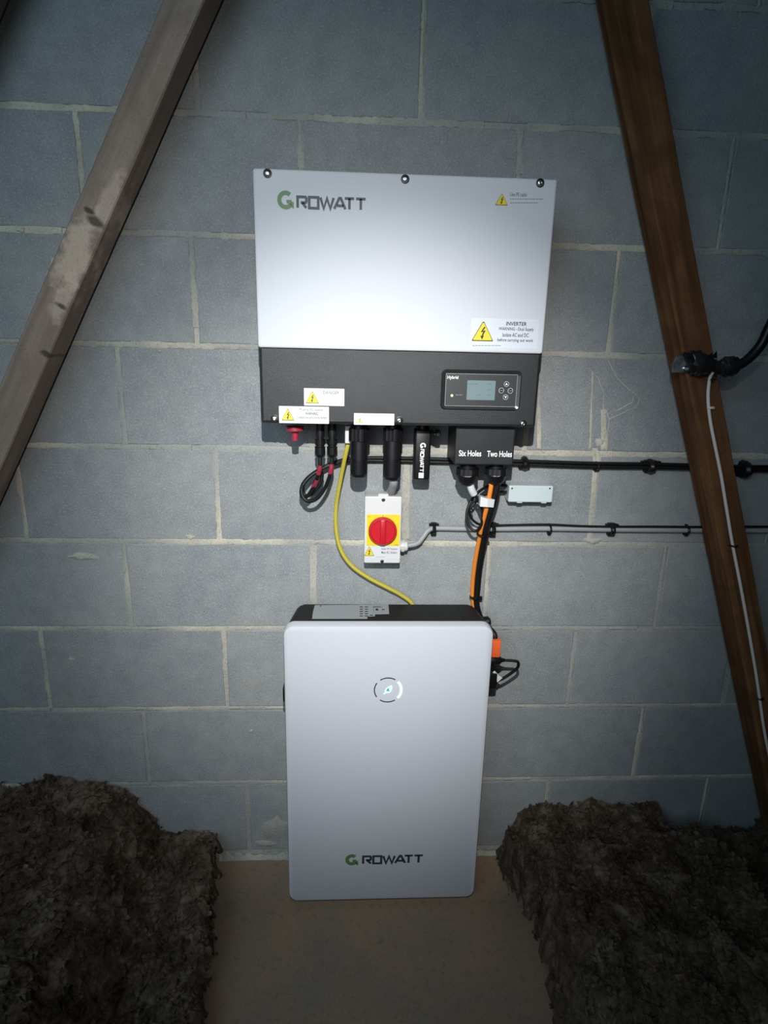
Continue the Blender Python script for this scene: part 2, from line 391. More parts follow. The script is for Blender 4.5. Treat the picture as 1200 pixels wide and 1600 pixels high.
# ------------------------------------------------------------------ mineral wool
def interp(x, t):
    if x <= t[0][0]: return t[0][1]
    for (a, va), (b, vb) in zip(t, t[1:]):
        if x <= b: s = (x-a)/(b-a); return va+(vb-va)*s
    return t[-1][1]
LTOP = [(-1.9, .24), (-1.0, .235), (-.86, .25), (-.78, .272), (-.64, .268), (-.59, .235), (-.545, .16), (-.51, .085), (-.44, .085), (-.37, .105), (-.34, .09)]
def hl(x, y):
    e = interp(-y, [(0, -.345), (.12, -.335), (.43, -.292), (1.2, -.28)])
    if x > e: return -1
    h = interp(x-(e+.335)*0.6, LTOP)
    h += 0.05*noise.noise((x*4, y*4, .3))*min(1, -y*6)-0.03*min(1, max(0, -y-.15)*3)
    return h*min(1, ((e-x)/0.022+0.02)**0.5)
RTOP = [(.40, .0), (.43, .11), (.47, .155), (.50, .165), (.70, .168), (.845, .165), (.87, .12), (.95, .045), (1.03, .055), (1.10, .075), (1.18, .10), (1.4, .14), (2.1, .16)]
def hr(x, y):
    e = interp(-y, [(0, .405), (.09, .402), (.233, .452), (.45, .432), (1.2, .43)])
    if x < e: return -1
    sh = (e-.405) + 0.10*max(0, -y)
    h = interp(x-sh*(1 if x-sh < .8 else .6), [(a, b) for a, b in RTOP] if y > -.4 else RTOP)
    h = max(h, 0.18*min(1, (x-e)/0.03)) if -y > .12 and x < e+.5 else h
    h += 0.045*noise.noise((x*4, y*4, 5.3))*min(1, -y*6)
    return h*min(1, ((x-e)/0.022+0.02)**0.5)
def wool(name, label, x0, x1, y0, y1, hf, seed, ntuft):
    st = 0.0075; nx, ny = int((x1-x0)/st), int((y1-y0)/st)
    bm = bmesh.new(); grid = {}
    pts = []
    for i in range(nx+1):
        for j in range(ny+1):
            x, y = x0+i*st, y0+j*st; h = hf(x, y)
            if h < 0: continue
            p = Vector((x, y, h)); k = min(1, h/0.05)
            big = noise.noise_vector(p*11+Vector((seed, 0, 0)))*0.026*k
            fin = noise.noise_vector(p*38+Vector((0, seed, 0)))*0.0115*k
            fin += noise.noise_vector(p*95)*0.006*k
            fin.z += 0.012*(0.5-abs(noise.noise(p*26)))*k
            q = p+big+fin; q.y = min(q.y, -0.004); q.z = max(q.z, 0.0005)
            grid[i, j] = bm.verts.new(q)
            pts.append(q)
    for (i, j), v in grid.items():
        c = [grid.get((i+1, j)), grid.get((i+1, j+1)), grid.get((i, j+1))]
        if all(c): bm.faces.new((v, c[0], c[1], c[2]))
    rnd = random.Random(seed)
    vis = [p for p in pts if p.y > -0.75 and abs(p.x) < 1.35]
    for _ in range(ntuft):       # torn flakes and curls of fibre
        c = rnd.choice(vis)+Vector((rnd.uniform(-.006, .006), rnd.uniform(-.006, .006), rnd.uniform(-.004, .006)))
        a = Vector((rnd.gauss(0, 1), rnd.gauss(0, 1), rnd.gauss(0, .9))).normalized(); b = a.orthogonal().normalized(); b.rotate(Matrix.Rotation(rnd.uniform(0, 6.28), 3, a))
        s = rnd.uniform(.003, .010); cc = a.cross(b)
        if c.y+s > -0.003: c.y = -0.004-s
        vs = [c-a*s-b*s*.5, c-a*s*.2+cc*s*.5-b*s*.7, c+a*s*.8-b*s*.3, c+a*s*1.1+b*s*.4-cc*s*.3, c+b*s*.8+cc*s*.4, c-a*s*.8+b*s*.5]
        for p in vs: p.z = max(p.z, 0.001)
        vs = [bm.verts.new(p) for p in vs]
        bm.faces.new((vs[0], vs[1], vs[4], vs[5])); bm.faces.new((vs[1], vs[2], vs[3], vs[4]))
    o = obj(name, bm, M['wool'], None, smooth=False, loc=((x0+x1)/2, (y0+y1)/2, 0)); o['kind'] = 'stuff'
    tag(o, label, 'insulation'); return o
wool('mineral_wool', 'dark brown mineral wool heaped against the wall left of the battery', -1.6, -.27, -1.0, -.003, hl, 3.0, 7000)
wool('mineral_wool', 'flat-topped dark brown mineral wool quilt on the floor right of the battery', .38, 1.7, -1.0, -.003, hr, 11.0, 7000)

# ------------------------------------------------------------------ timbers
def timber(name, label, pa, pb, width, side, d0, d1, m):
    """side=+1: pa, pb lie on the timber's right edge, -1: on its left edge (seen from the front); object Z runs along it"""
    a, b = Vector((pa.x, 0, pa.z)), Vector((pb.x, 0, pb.z)); d = (b-a).normalized(); nrm = Vector((d.z, 0, -d.x))
    if nrm.x < 0: nrm = -nrm
    c = a-nrm*side*width/2; L = (b-a).length
    bm = bmesh.new(); n = 40; rings = []
    for i in range(n+1):
        z = L*i/n; ring = []
        for (x, y) in ((-.5, 0), (-.46, -.0), (.46, 0), (.5, .0), (.5, 1), (-.5, 1)):
            jx = 0.0012*noise.noise((x*3, z*9, 1)); yy = -(d1 if y == 0 else d0)
            if y == 0 and abs(x) == .5: yy += 0.003
            ring.append(bm.verts.new((x*width+jx, yy+(d0+d1)/2+0.0008*noise.noise((x*5, z*14, 4)), z)))
        rings.append(ring)
    for r0, r1 in zip(rings, rings[1:]):
        for i in range(6): bm.faces.new((r0[i], r0[(i+1) % 6], r1[(i+1) % 6], r1[i]))
    bm.faces.new(rings[0]); bm.faces.new(rings[-1][::-1])
    o = obj(name, bm, m)
    xax = nrm; zax = d; yax = zax.cross(xax)
    if yax.y < 0: xax = -xax; yax = zax.cross(xax)
    o.matrix_world = Matrix(((xax.x, yax.x, zax.x, c.x), (xax.y, yax.y, zax.y, -(d0+d1)/2), (xax.z, yax.z, zax.z, c.z), (0, 0, 0, 1)))
    tag(o, label, 'timber'); return o, c, xax, zax
def along(a, b, z):   # extend the line a-b (in the plane) to height z
    t = (z-a.z)/(b.z-a.z); return a+(b-a)*t
TD0, TD1 = 0.03, 0.10
# left brace: left front edge through (253,0) and (0,600)
la, lb = P(253, 0, TD1), P(0, 600, TD1)
La, Lb = along(la, lb, 0.03), along(la, lb, 2.55)
lw = 0.064
def tl(u, v, A, Bp, width, side):       # photograph point -> the timber's own x, z
    d = (Bp-A).normalized(); nrm = Vector((d.z, 0, -d.x)); nrm = nrm if nrm.x > 0 else -nrm
    c = A-nrm*side*width/2; p = P(u, v, TD1)-c; return (p.x*nrm.x+p.z*nrm.z), (p.x*d.x+p.z*d.z)
Lc = lambda u, v: tl(u, v, La, Lb, lw, -1)
k1, k2, k3, wn = Lc(150, 347), Lc(95, 478), Lc(72, 553), Lc(150, 345)
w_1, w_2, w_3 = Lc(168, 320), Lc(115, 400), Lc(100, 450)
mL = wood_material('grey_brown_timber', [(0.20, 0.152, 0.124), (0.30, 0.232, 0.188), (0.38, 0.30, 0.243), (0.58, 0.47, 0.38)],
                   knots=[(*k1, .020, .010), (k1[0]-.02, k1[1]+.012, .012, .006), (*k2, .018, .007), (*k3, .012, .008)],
                   pale_patches=[(*w_1, .020, .075, .55), (*w_2, .036, .085, .75), (w_3[0]+.005, w_3[1]-.02, .02, .06, .6)])  # soft-edged patches in the palest of the timber tones
timber('timber_brace', 'grey-brown slanting timber with a pale patch left of the inverter', La, Lb, lw, -1, TD0, TD1, mL)
# right brace: right front edge through (1017,0) and (1198,1010)
ra, rb = P(1015, 0, TD1), P(1199, 1010, TD1)
Ra, Rb = along(ra, rb, 0.003), along(ra, rb, 2.55)
Rc = lambda u, v: tl(u, v, Ra, Rb, lw, 1)
k4, k5 = Rc(1037, 458), Rc(1060, 520)
mR = wood_material('red_brown_timber', [(0.075, 0.032, 0.014), (0.18, 0.080, 0.033), (0.30, 0.145, 0.061), (0.36, 0.2, 0.1)], knots=[(k4[0], k4[1], .010, .022)])
timber('timber_brace', 'red-brown slanting timber carrying a white cable right of the inverter', Ra, Rb, lw, 1, TD0, TD1, mR)
mC = wood_material('corner_timber', [(0.16, 0.125, 0.10), (0.225, 0.175, 0.14), (0.28, 0.22, 0.17), (0.36, 0.3, 0.24)])
ca, cb = P(13, 0, TD0), P(-1, 34, TD0)
timber('timber_brace', 'end of pale brown timber just showing in the top left corner', along(ca, cb, 0.12), along(ca, cb, 2.55), lw, 1, TD0, TD1, mC)

# ------------------------------------------------------------------ lettering
def text(parent, s, x0, x1, z0, z1, y, m, name='lettering', bold=0.012, vertical=False):
    """flat letters on a plane facing the camera side, fitted to the rectangle x0..x1, z0..z1"""
    cu = bpy.data.curves.new('t', 'FONT'); cu.body = s; cu.offset = bold; cu.resolution_u = 3
    to = bpy.data.objects.new('t', cu); COL.objects.link(to)
    dg = bpy.context.evaluated_depsgraph_get(); me = bpy.data.meshes.new_from_object(to.evaluated_get(dg))
    bpy.data.objects.remove(to); bpy.data.curves.remove(cu)
    co = np.array([v.co[:] for v in me.vertices]); mn, mx = co.min(0), co.max(0); sz = mx-mn
    base = wloc(parent)
    for v in me.vertices:
        a, b = (v.co.x-mn[0])/sz[0], (v.co.y-mn[1])/sz[1]
        if vertical: X, Z = x0+(x1-x0)*b, z1-(z1-z0)*a
        else: X, Z = x0+(x1-x0)*a, z0+(z1-z0)*b
        v.co = Vector((X, y, Z))-base
    me.materials.append(m)
    o = bpy.data.objects.new(name, me); COL.objects.link(o); o.parent = parent; return o
def textpx(parent, s, u0, u1, v0, v1, dep, m, off=0.0005, **k):
    a, b, c, d = P(u0, (v0+v1)/2, dep), P(u1, (v0+v1)/2, dep), P((u0+u1)/2, v0, dep), P((u0+u1)/2, v1, dep)
    return text(parent, s, a.x, b.x, d.z, c.z, -dep-off, m, **k)
def strokes(bm, lines, x0, z0, sx, sz, th, y, closed=False):
    """polylines given in unit letter boxes -> thin raised bars with mitred corners"""
    for L in lines:
        pts = [Vector((x0+p[0]*sx, z0+p[1]*sz)) for p in L]; cl = L[0] == L[-1]; n = len(pts)
        le, ri = [], []
        for i, p in enumerate(pts):
            if cl: a = pts[i-1] if i > 0 else pts[-2]; b = pts[i+1] if i < n-1 else pts[1]
            else: a = pts[max(i-1, 0)]; b = pts[min(i+1, n-1)]
            d1 = (p-a); d2 = (b-p)
            if d1.length < 1e-9: d1 = d2
            if d2.length < 1e-9: d2 = d1
            d1 = d1.normalized(); d2 = d2.normalized(); n1 = Vector((-d1.y, d1.x)); n2 = Vector((-d2.y, d2.x)); nn = (n1+n2)
            nn = nn.normalized() if nn.length > 1e-6 else n1
            k = th/2/max(0.45, nn.dot(n1)); le.append(p+nn*k); ri.append(p-nn*k)
        V = lambda q, yy: bm.verts.new((q.x, yy, q.y))
        f0 = [V(q, y) for q in le]; f1 = [V(q, y) for q in ri]; g0 = [V(q, y+.0003) for q in le]; g1 = [V(q, y+.0003) for q in ri]
        for i in range(n-1):
            bm.faces.new((f0[i], f0[i+1], f1[i+1], f1[i])); bm.faces.new((f0[i], g0[i], g0[i+1], f0[i+1])); bm.faces.new((f1[i], f1[i+1], g1[i+1], g1[i]))
    return bm
GLY = {'R': [[(0, 0), (0, 1), (.9, 1), (1, .9), (1, .58), (.9, .48), (.35, .48)], [(.55, .44), (1, 0)]],
       'O': [[(0, 0), (0, 1), (1, 1), (1, 0), (0, 0)]], 'W': [[(0, 1), (.25, 0), (.5, .95), (.75, 0), (1, 1)]],
       'A': [[(0, 0), (.45, 1), (.58, 1), (1, 0)], [(.25, .3), (.82, .3)]], 'T': [[(0, 1), (1, 1)], [(.5, 1), (.5, 0)]]}
def logo(parent, x0, z0, width, y, mg, ml, vertical=False, gh=1.38):
    """wordmark: large round green G and squared capitals ROWATT"""
    k = width/138.0; H = 19.5*k; th = 4.0*k
    bm = bmesh.new(); xs = [('R', 31, 13.5), ('O', 49, 14), ('W', 66.5, 20.5), ('A', 88, 17.5), ('T', 104.5, 14.5), ('T', 122, 15)]
    for g, a, w_ in xs: strokes(bm, GLY[g], x0+a*k, z0+th/2, w_*k, H-th, th, y)
    bg = bmesh.new(); R = H*gh/2; T = 6.4*k; cx, cz = x0+R*.93, z0+R-H*.06
    arc = [(math.cos(math.radians(a))*(R-T/2), math.sin(math.radians(a))*(R-T/2)) for a in range(48, 331, 12)]
    arc = [(cx+p[0]*.96, cz+p[1]) for p in arc]+[(cx+(R-T/2)*.90, cz-(R*.5)), (cx+(R-T/2)*.90, cz-T*.35), (cx+R*.1, cz-T*.35)]
    strokes(bg, [arc[:-1]], 0, 0, 1, 1, T, y); strokes(bg, [[arc[-2], arc[-1]]], 0, 0, 1, 1, T*.8, y-.0001)
    if vertical:     # turned to read downwards about (x0, z0)
        for b_ in (bm, bg):
            for v in b_.verts: dx, dz = v.co.x-x0, v.co.z-z0; v.co.x = x0+dz; v.co.z = z0-dx
    o1 = obj('brand_letter', bg, mg, parent); o2 = obj('lettering', bm, ml, parent); return o1, o2
def warning_triangle(parent, u, v, size, dep, faded=False):
    """yellow triangle with black rim and lightning arrow; (u, v) centre of its box, size in photograph pixels"""
    c = P(u, v, dep); e = P(u+size/2, v, dep).x-c.x; h = P(u, v-size*.46, dep).z-c.z
    r = .16
    def tri(s): return [(c.x-e*s+e*r*.3, c.z-h*s), (c.x+e*s-e*r*.3, c.z-h*s), (c.x+e*s, c.z-h*s+h*r*.5), (c.x+e*.07, c.z+h*s), (c.x-e*.07, c.z+h*s), (c.x-e*s, c.z-h*s+h*r*.5)]
    rim = prism(bmesh.new(), tri(1.0), -dep-.0006, -dep-.0002); o = obj('warning_triangle', rim, M['inkgrey'] if faded else M['ink'], parent)
    pts = [(c.x+(p[0]-c.x)*.90, c.z-h*.06+(p[1]-c.z+h*.06)*.90) for p in tri(1.0)]
    obj('yellow_field', prism(bmesh.new(), pts, -dep-.0009, -dep-.0004), M['faintyellow'] if faded else M['yellow'], o)
    bolt = [(.10, .55), (-.22, -.02), (.02, .02), (-.12, -.42), (-.24, -.38), (-.05, -.80), (.12, -.36), (.02, -.38), (.26, .18), (.0, .12), (.22, .50)]
    obj('lightning_mark', prism(bmesh.new(), [(c.x+e*p[0], c.z-h*.05+h*p[1]) for p in bolt], -dep-.0012, -dep-.0005), M['inkgrey'] if faded else M['ink'], o)
    return o
def dashes(parent, rows, dep, m, seed=1, h=1.0):
    """rows of print too small to read"""
    r = random.Random(seed); bm = bmesh.new()
    for u0, u1, v in rows:
        u = u0
        while u < u1:
            w_ = r.uniform(1.5, 4.5); a, b = P(u, v-h/2, dep), P(min(u+w_, u1), v+h/2, dep)
            box(bm, a.x, b.x, -dep-.0006, -dep-.0001, b.z, a.z); u += w_+.9
    o = obj('small_print', bm, m, parent); o['kind'] = 'stuff'; return o
def screw(parent, u, v, dep, r=.0062, m=None, name='screw', face=(0, -1, 0)):
    p = P(u, v, dep); bm = bmesh.new()
    lathe(bm, p, face, [(-.001, r), (.0012, r), (.0028, r*.78), (.0032, r*.45), (.0018, r*.4)], 16)
    o = obj(name, bm, m or M['steel'], parent, smooth=True)
    obj('washer', lathe(bmesh.new(), p, face, [(-.0012, r*1.35), (.0006, r*1.35), (.0009, r*1.1)], 18), M['plastic'], o)
    return o

# ------------------------------------------------------------------ inverter
ID = 0.178
c00, c10, c01, c11 = P(407, 661, ID), P(840, 669, ID), P(394, 263, ID), P(869, 279, ID)
IX0, IX1 = (c00.x+c01.x)/2, (c10.x+c11.x)/2; IZ0, IZ1 = (c00.z+c10.z)/2, (c01.z+c11.z)/2
ISP = (P(402, 545, ID).z+P(850, 551, ID).z)/2        # seam between white cover and black cover
inv = thing('inverter', 'large white and black solar inverter hung on the block wall', 'inverter', ((IX0+IX1)/2, 0, IZ0))
obj('wall_bracket', B(IX0+.08, IX1-.08, -.03, 0, IZ0+.12, IZ1-.06, bev=.002, seg=1), M['darksteel'], inv)
obj('body', B(IX0+.003, IX1+.0015, -.160, -.028, IZ0+.002, IZ1-.003, bev=.006), M['black'], inv, smooth=True)
bm = prism(bmesh.new(), rrect(IX0, IX1, ISP, IZ1, .005), -ID, -.148, ch=.0035)
for v in bm.verts:     # square lower corners at the seam
    pass
obj('white_cover', bm, M['white'], inv)
bm = prism(bmesh.new(), rrect(IX0+.001, IX1-.001, IZ0, ISP-.0012, .006), -ID+.001, -.148, ch=.006)
for v in bm.verts:
    if v.co.z > ISP-.012 and v.co.y < -.16: v.co.z = ISP-.0012
low = obj('black_cover', bm, M['black'], inv)
for u, v in ((418, 271), (633, 280), (844, 286)): screw(inv, u, v, ID, .0058)
for u, v in ((429, 654), (624, 657), (817, 662)): screw(inv, u, v, ID+.0005, .0058)
g0, g1 = P(434, 326, ID), P(572, 330, ID)
logo(inv, g0.x, (g0.z+g1.z)/2, g1.x-g0.x, -ID-.0006, M['green'], M['logo'])
# small caution print, top right
warning_triangle(inv, 784, 312, 19, ID)
textpx(inv, 'Use PE cable', 797, 823, 301, 307, ID, M['inkgrey'])
dashes(inv, [(797, 848, 311), (797, 840, 317)], ID, M['inkgrey'], 3)
# inverter warning sticker
def sticker(parent, u0, u1, v0, v1, dep, m=None):
    a, b = P(u0, (v0+v1)/2, dep), P(u1, (v0+v1)/2, dep); c, d = P((u0+u1)/2, v0, dep), P((u0+u1)/2, v1, dep)
    return obj('sticker', prism(bmesh.new(), rrect(a.x, b.x, d.z, c.z, .0008, 2), -dep-.0004, -dep+.0002), m or M['label'], parent)
st = obj('sticker', B(P(735, 520, ID).x, P(841, 520, ID).x, -ID-.0002, -ID+.0002, P(790, 544, ID).z, P(790, 498, ID).z), mat('sticker_clear', (0.60, 0.625, 0.68), 0.42), inv)
warning_triangle(st, 754.5, 518, 33, ID)
textpx(st, 'INVERTER', 791, 823, 503, 509, ID, M['ink'], bold=.02)
textpx(st, 'WARNING - Dual Supply', 779, 834, 511.5, 518, ID, M['ink'])
textpx(st, 'Isolate AC and DC', 785, 826, 520.5, 526.5, ID, M['ink'])
textpx(st, 'before carrying out work', 777, 833, 529, 535.5, ID, M['ink'])
dashes(st, [(738, 783, 540)], ID, M['inkgrey'], 5)
# stickers on the black cover
DB = ID
s1 = sticker(inv, 475, 538, 607, 634, DB); warning_triangle(s1, 488, 621, 20, DB+.0003); textpx(s1, 'DANGER', 505, 530, 611, 616, DB+.0003, M['inkgrey']); dashes(s1, [(504, 532, 622), (504, 532, 628)], DB+.0003, M['silver'], 6)
s2 = sticker(inv, 436, 514, 635, 661.5, DB); warning_triangle(s2, 450, 648, 19, DB+.0003)
textpx(s2, 'PV array DC isolator', 468, 505, 638, 643, DB+.0003, M['inkgrey']); textpx(s2, 'WARNING', 477, 497, 644, 648.5, DB+.0003, M['ink'], bold=.01)
textpx(s2, 'Contains live parts during daylight', 464, 511, 650.5, 655, DB+.0003, M['inkgrey']); dashes(s2, [(440, 480, 658)], DB+.0003, M['silver'], 7, .8)
s3 = sticker(inv, 553, 616, 646, 664, DB); warning_triangle(s3, 562, 656, 11, DB+.0003, faded=True); dashes(s3, [(574, 590, 651), (575, 612, 656)], DB+.0003, mat('faint_print', (0.42, 0.42, 0.42), .6), 8, .8)
# display
dx0, dx1 = P(689, 608, ID).x, P(814, 608, ID).x; dz0, dz1 = P(750, 641, ID).z, P(750, 578, ID).z
fr = rrect(dx0, dx1, dz0, dz1, .010, 6); inn = rrect(dx0+.0085, dx1-.0085, dz0+.0075, dz1-.0075, .004, 6)
bm = bmesh.new()
o_, m1, i_ = ([bm.verts.new((p[0], -ID+.0004, p[1])) for p in fr], [bm.verts.new((p[0]*.7+q[0]*.3, -ID-.0030, p[1]*.7+q[1]*.3)) for p, q in zip(fr, inn)], [bm.verts.new((p[0], -ID-.0008, p[1])) for p in inn])
for a_, b_ in ((o_, m1), (m1, i_)):
    for i in range(len(a_)): bm.faces.new((a_[i], a_[(i+1) % len(a_)], b_[(i+1) % len(a_)], b_[i]))
obj('display_bezel', bm, M['gloss'], inv, smooth=True)
px0, px1, pz0, pz1 = dx0+.008, dx1-.008, dz0+.007, dz1-.007
pan = obj('display_panel', prism(bmesh.new(), rrect(px0, px1, pz0, pz1, .003), -ID-.0008, -ID+.001), mat('display_charcoal', (0.028, 0.031, 0.031), .4), inv)
bm = bmesh.new()
ex0, ex1, ez0, ez1 = px0+.001, px1-.001, pz0+.001, pz1-.001
strokes(bm, [[(ex0, ez0), (ex1, ez0), (ex1, ez1), (ex0, ez1), (ex0, ez0)]], 0, 0, 1, 1, .0008, -ID-.0012)
obj('silver_outline', bm, mat('outline_grey', (0.25, 0.26, 0.26), .5), pan)
def rpx(u0, u1, v0, v1, dep): return P(u0, (v0+v1)/2, dep).x, P(u1, (v0+v1)/2, dep).x, P((u0+u1)/2, v1, dep).z, P((u0+u1)/2, v0, dep).z
a = rpx(729.5, 773.5, 594.5, 625, ID)
obj('screen', prism(bmesh.new(), rrect(*a, .0012), -ID-.0012, -ID), M['screen'], pan)
dashes(pan, [(732, 747, 600), (762, 768, 600), (762, 768, 609), (747, 750, 617), (761, 768, 617)], ID+.0009, M['lcdink'], 9, 1.3)
textpx(pan, 'Hybrid', 699, 716, 587, 593.5, ID+.0006, M['wkey'], bold=.02)
obj('status_light', lathe(bmesh.new(), P(706, 618, ID), (0, -1, 0), [(0, .0027), (.0016, .0025), (.0022, .0012)], 14), M['led'], pan, smooth=True)
dashes(pan, [(712, 723, 617)], ID+.0006, M['inkgrey'], 2, 1.6)
for (u, v), ch in zip(((791, 600), (783, 610), (797, 610.5), (789.5, 620.5)), 'ULRD'):
    c = P(u, v, ID); bt = obj('button', lathe(bmesh.new(), c, (0, -1, 0), [(0, .0052), (.0018, .0052), (.0024, .0042), (.0020, .0040)], 18), M['gloss'], pan, smooth=True)
    ring = bmesh.new(); strokes(ring, [[(c.x+.0048*math.cos(t*math.pi/10), c.z+.0048*math.sin(t*math.pi/10)) for t in range(21)]], 0, 0, 1, 1, .0009, -ID-.0024)
    obj('button_ring', ring, mat('ring_grey', (0.45, 0.46, 0.46), .4), pan)
    s_ = .0026; tri = {'U': [(-s_, -s_*.7), (s_, -s_*.7), (0, s_)], 'D': [(-s_, s_*.7), (0, -s_), (s_, s_*.7)], 'L': [(-s_, -.0005), (s_, -.0005), (s_, .0005), (-s_, .0005)], 'R': [(-s_, -.0005), (s_, -.0005), (s_, .0005), (-s_, .0005)]}[ch]
    obj('button_mark', prism(bmesh.new(), [(c.x+p[0], c.z+p[1]) for p in tri], -ID-.0030, -ID-.002), M['wkey'] if ch in 'UD' else M['silver'], pan)

# things on the underside that belong to the inverter
def vl(u, v0, v1, dep):       # top point and length of something hanging straight down
    a, b = P(u, v0, dep), P(u, v1, dep); return Vector(((a.x+b.x)/2, -dep, a.z)), a.z-b.z
p, L = vl(461, 666, 688, .12)
bm = lathe(bmesh.new(), p, (0, 0, -1), [(0, .0185), (.008, .0185), (.011, .015), (.0112, .008), (L, .0068), (L+.001, .004)], 24)
obj('rotary_switch', bm, M['maroon'], inv, smooth=True)
# gland body of the terminal box
TB = .150
a = rpx(716, 804, 668, 727, TB)
tb = obj('terminal_box', prism(bmesh.new(), rrect(a[0]-.006, a[1], a[2], IZ0+.004, .004), -TB, -.045, ch=.003), M['black'], inv)
tb['label'] = 'black terminal box lettered Six Holes and Two Holes'
textpx(tb, 'Six Holes', 717, 752, 703.5, 713, TB, M['wkey'], bold=.018); textpx(tb, 'Two Holes', 761, 800, 704.5, 714, TB, M['wkey'], bold=.018)
def gland(parent, u, v0, v1, dep, r, m, seg=None):
    p, L = vl(u, v0, v1, dep)
    bm = lathe(bmesh.new(), p+Vector((0, 0, .004)), (0, 0, -1), [(0, r*.72), (L*.22, r*.72), (L*.24, r*1.0), (L*.55, r*1.02), (L*.60, r*.98), (L*.95, r*.72), (L+.004, r*.5)], 32, ribs=4, ribd=r*.07, riblo=L*.23, ribhi=L*.58)
    return obj('cable_gland', bm, m, parent, smooth=False)
gland(tb, 730, 727, 757, .115, .0255, M['plastic']); gland(tb, 774, 727, 756, .115, .0255, M['plastic'])
# capped socket (spare gland) and the plugged-in one
def connector(parent, u, v1, dep, r0, r1, nut=True, name='connector'):
    p, L = vl(u, 664, v1, dep); p.z += .004
    bm = bmesh.new()
    prof = [(0, r0*.8), (.010, r0*.8), (.0105, r0), (.036, r0), (.037, r1*.96), (.075, r1), (.0755, r1*.9), (.080, r1*.9), (.0805, r1), (L-.006, r1*.97), (L, r1*.8)]
    lathe(bm, p, (0, 0, -1), prof, 32, ribs=5, ribd=r0*.08, riblo=.0104, ribhi=.0362)
    return obj(name, bm, M['plastic'], parent)
connector(inv, 561, 747, .124, .0225, .0185, name='capped_socket')
connector(inv, 613, 751, .115, .0215, .0195, name='ac_connector')
p = P(543, 671, .11); obj('network_socket', B(p.x-.005, p.x+.006, -.118, -.10, P(543, 692, .11).z, p.z+.008, bev=.001, seg=1), M['pvc'], inv)
bm = bmesh.new(); tube(bm, PP([(672, 674, .10), (680, 679, .10), (686, 676, .10)]), .0042, 8, 4); box(bm, P(680, 676, .1).x, P(688, 676, .1).x, -.108, -.094, P(684, 682, .1).z, P(684, 672, .1).z, bev=.002, seg=1)
obj('cap_tether', bm, M['plastic'], inv)

# communication dongle
a = rpx(647.5, 673, 668, 750, .105)
dg_ = thing('data_dongle', 'black data stick with vertical white lettering plugged under the inverter', 'dongle', ((a[0]+a[1])/2, -.09, a[2]))
obj('casing', B(a[0], a[1], -.105, -.07, a[2], a[3]-.004, bev=.005, seg=3), M['plastic'], dg_, smooth=True)
obj('collar', lathe(bmesh.new(), Vector(((a[0]+a[1])/2, -.088, a[3]-.006)), (0, 0, 1), [(0, .014), (.010, .014), (.0105, .012), (.014, .012)], 18), M['plastic'], dg_, smooth=True)
q0, q1 = P(657, 692, .105), P(657, 737.5, .105)
logo(dg_, q0.x, q0.z, (q0.z-q1.z)*1.0, -.1056, M['wkey'], M['wkey'], vertical=True)
e0 = rpx(654, 662, 738.5, 747, .105); obj('white_square', B(e0[0], e0[1], -.1056, -.1045, e0[2], e0[3]), M['label'], dg_)

# ------------------------------------------------------------------ rotary isolator on the wall
a = rpx(569.5, 626.5, 776, 880, .064); ISD = .064
iso = thing('isolator_switch', 'white wall isolator with red rotary knob on a yellow plate', 'isolator', ((a[0]+a[1])/2, 0, a[2]))
obj('back_box', B(a[0]+.0005, a[1]-.0005, -.040, 0, a[2]+.001, a[3]-.001, bev=.002, seg=1), M['pvc'], iso)
obj('front_cover', prism(bmesh.new(), rrect(a[0], a[1], a[2], a[3], .003), -ISD, -.0405, ch=.002), M['pvcw'], iso)
b_ = rpx(573, 624.5, 804, 852.5, ISD); pl = obj('yellow_plate', prism(bmesh.new(), rrect(*b_, .001), -ISD-.0012, -ISD+.001), M['yellow'], iso)
c = P(598, 830.5, ISD+.01); R = (P(620.5, 830, ISD+.01).x-P(576, 830, ISD+.01).x)/2
kn = obj('knob', lathe(bmesh.new(), (c.x, -ISD-.001, c.z), (0, -1, 0), [(0, R), (.010, R), (.0125, R*.95), (.0128, R*.86), (.009, R*.82), (.009, R*.3)], 40), M['red'], iso, smooth=True)
obj('knob_grip', B(c.x-.0062, c.x+.0062, -ISD-.021, -ISD-.008, c.z-R*.90, c.z+R*.90, bev=.0025), M['red'], kn, smooth=True)
obj('arrow_mark', prism(bmesh.new(), [(c.x-.0012, c.z+R*1.04), (c.x+.0012, c.z+R*1.04), (c.x, c.z+R*1.13)], -ISD-.0016, -ISD-.001), M['ink'], pl)
text(pl, 'ON', b_[0]+.002, b_[0]+.006, b_[3]-.006, b_[3]-.0035, -ISD-.0014, M['maroon']); text(pl, 'OFF', b_[1]-.012, b_[1]-.003, b_[2]+.001, b_[2]+.003, -ISD-.0014, M['ink'])
s4 = sticker(iso, 571, 625, 853.5, 873, ISD+.0002, M['label']); warning_triangle(s4, 577, 861.5, 15, ISD+.0006)
textpx(s4, 'Solar PV System', 596, 621, 856, 860, ISD+.0006, M['inkgrey']); textpx(s4, 'Main AC Isolator', 596, 621, 861, 865, ISD+.0006, M['inkgrey']); dashes(s4, [(587, 601, 870)], ISD+.0006, M['silver'], 4, .6)
for u, v in ((599, 781), (597, 877)):
    obj('screw', lathe(bmesh.new(), P(u, v, ISD), (0, -1, 0), [(-.001, .0042), (.0006, .0042), (.001, .003)], 12), M['darksteel'], iso)
obj('front_notch', B(P(591, 778, ISD).x, P(607, 778, ISD).x, -ISD+.001, -.045, a[3]-.003, P(600, 772, ISD).z, bev=.001, seg=1), M['pvcw'], iso)
g = P(627, 853, .034)
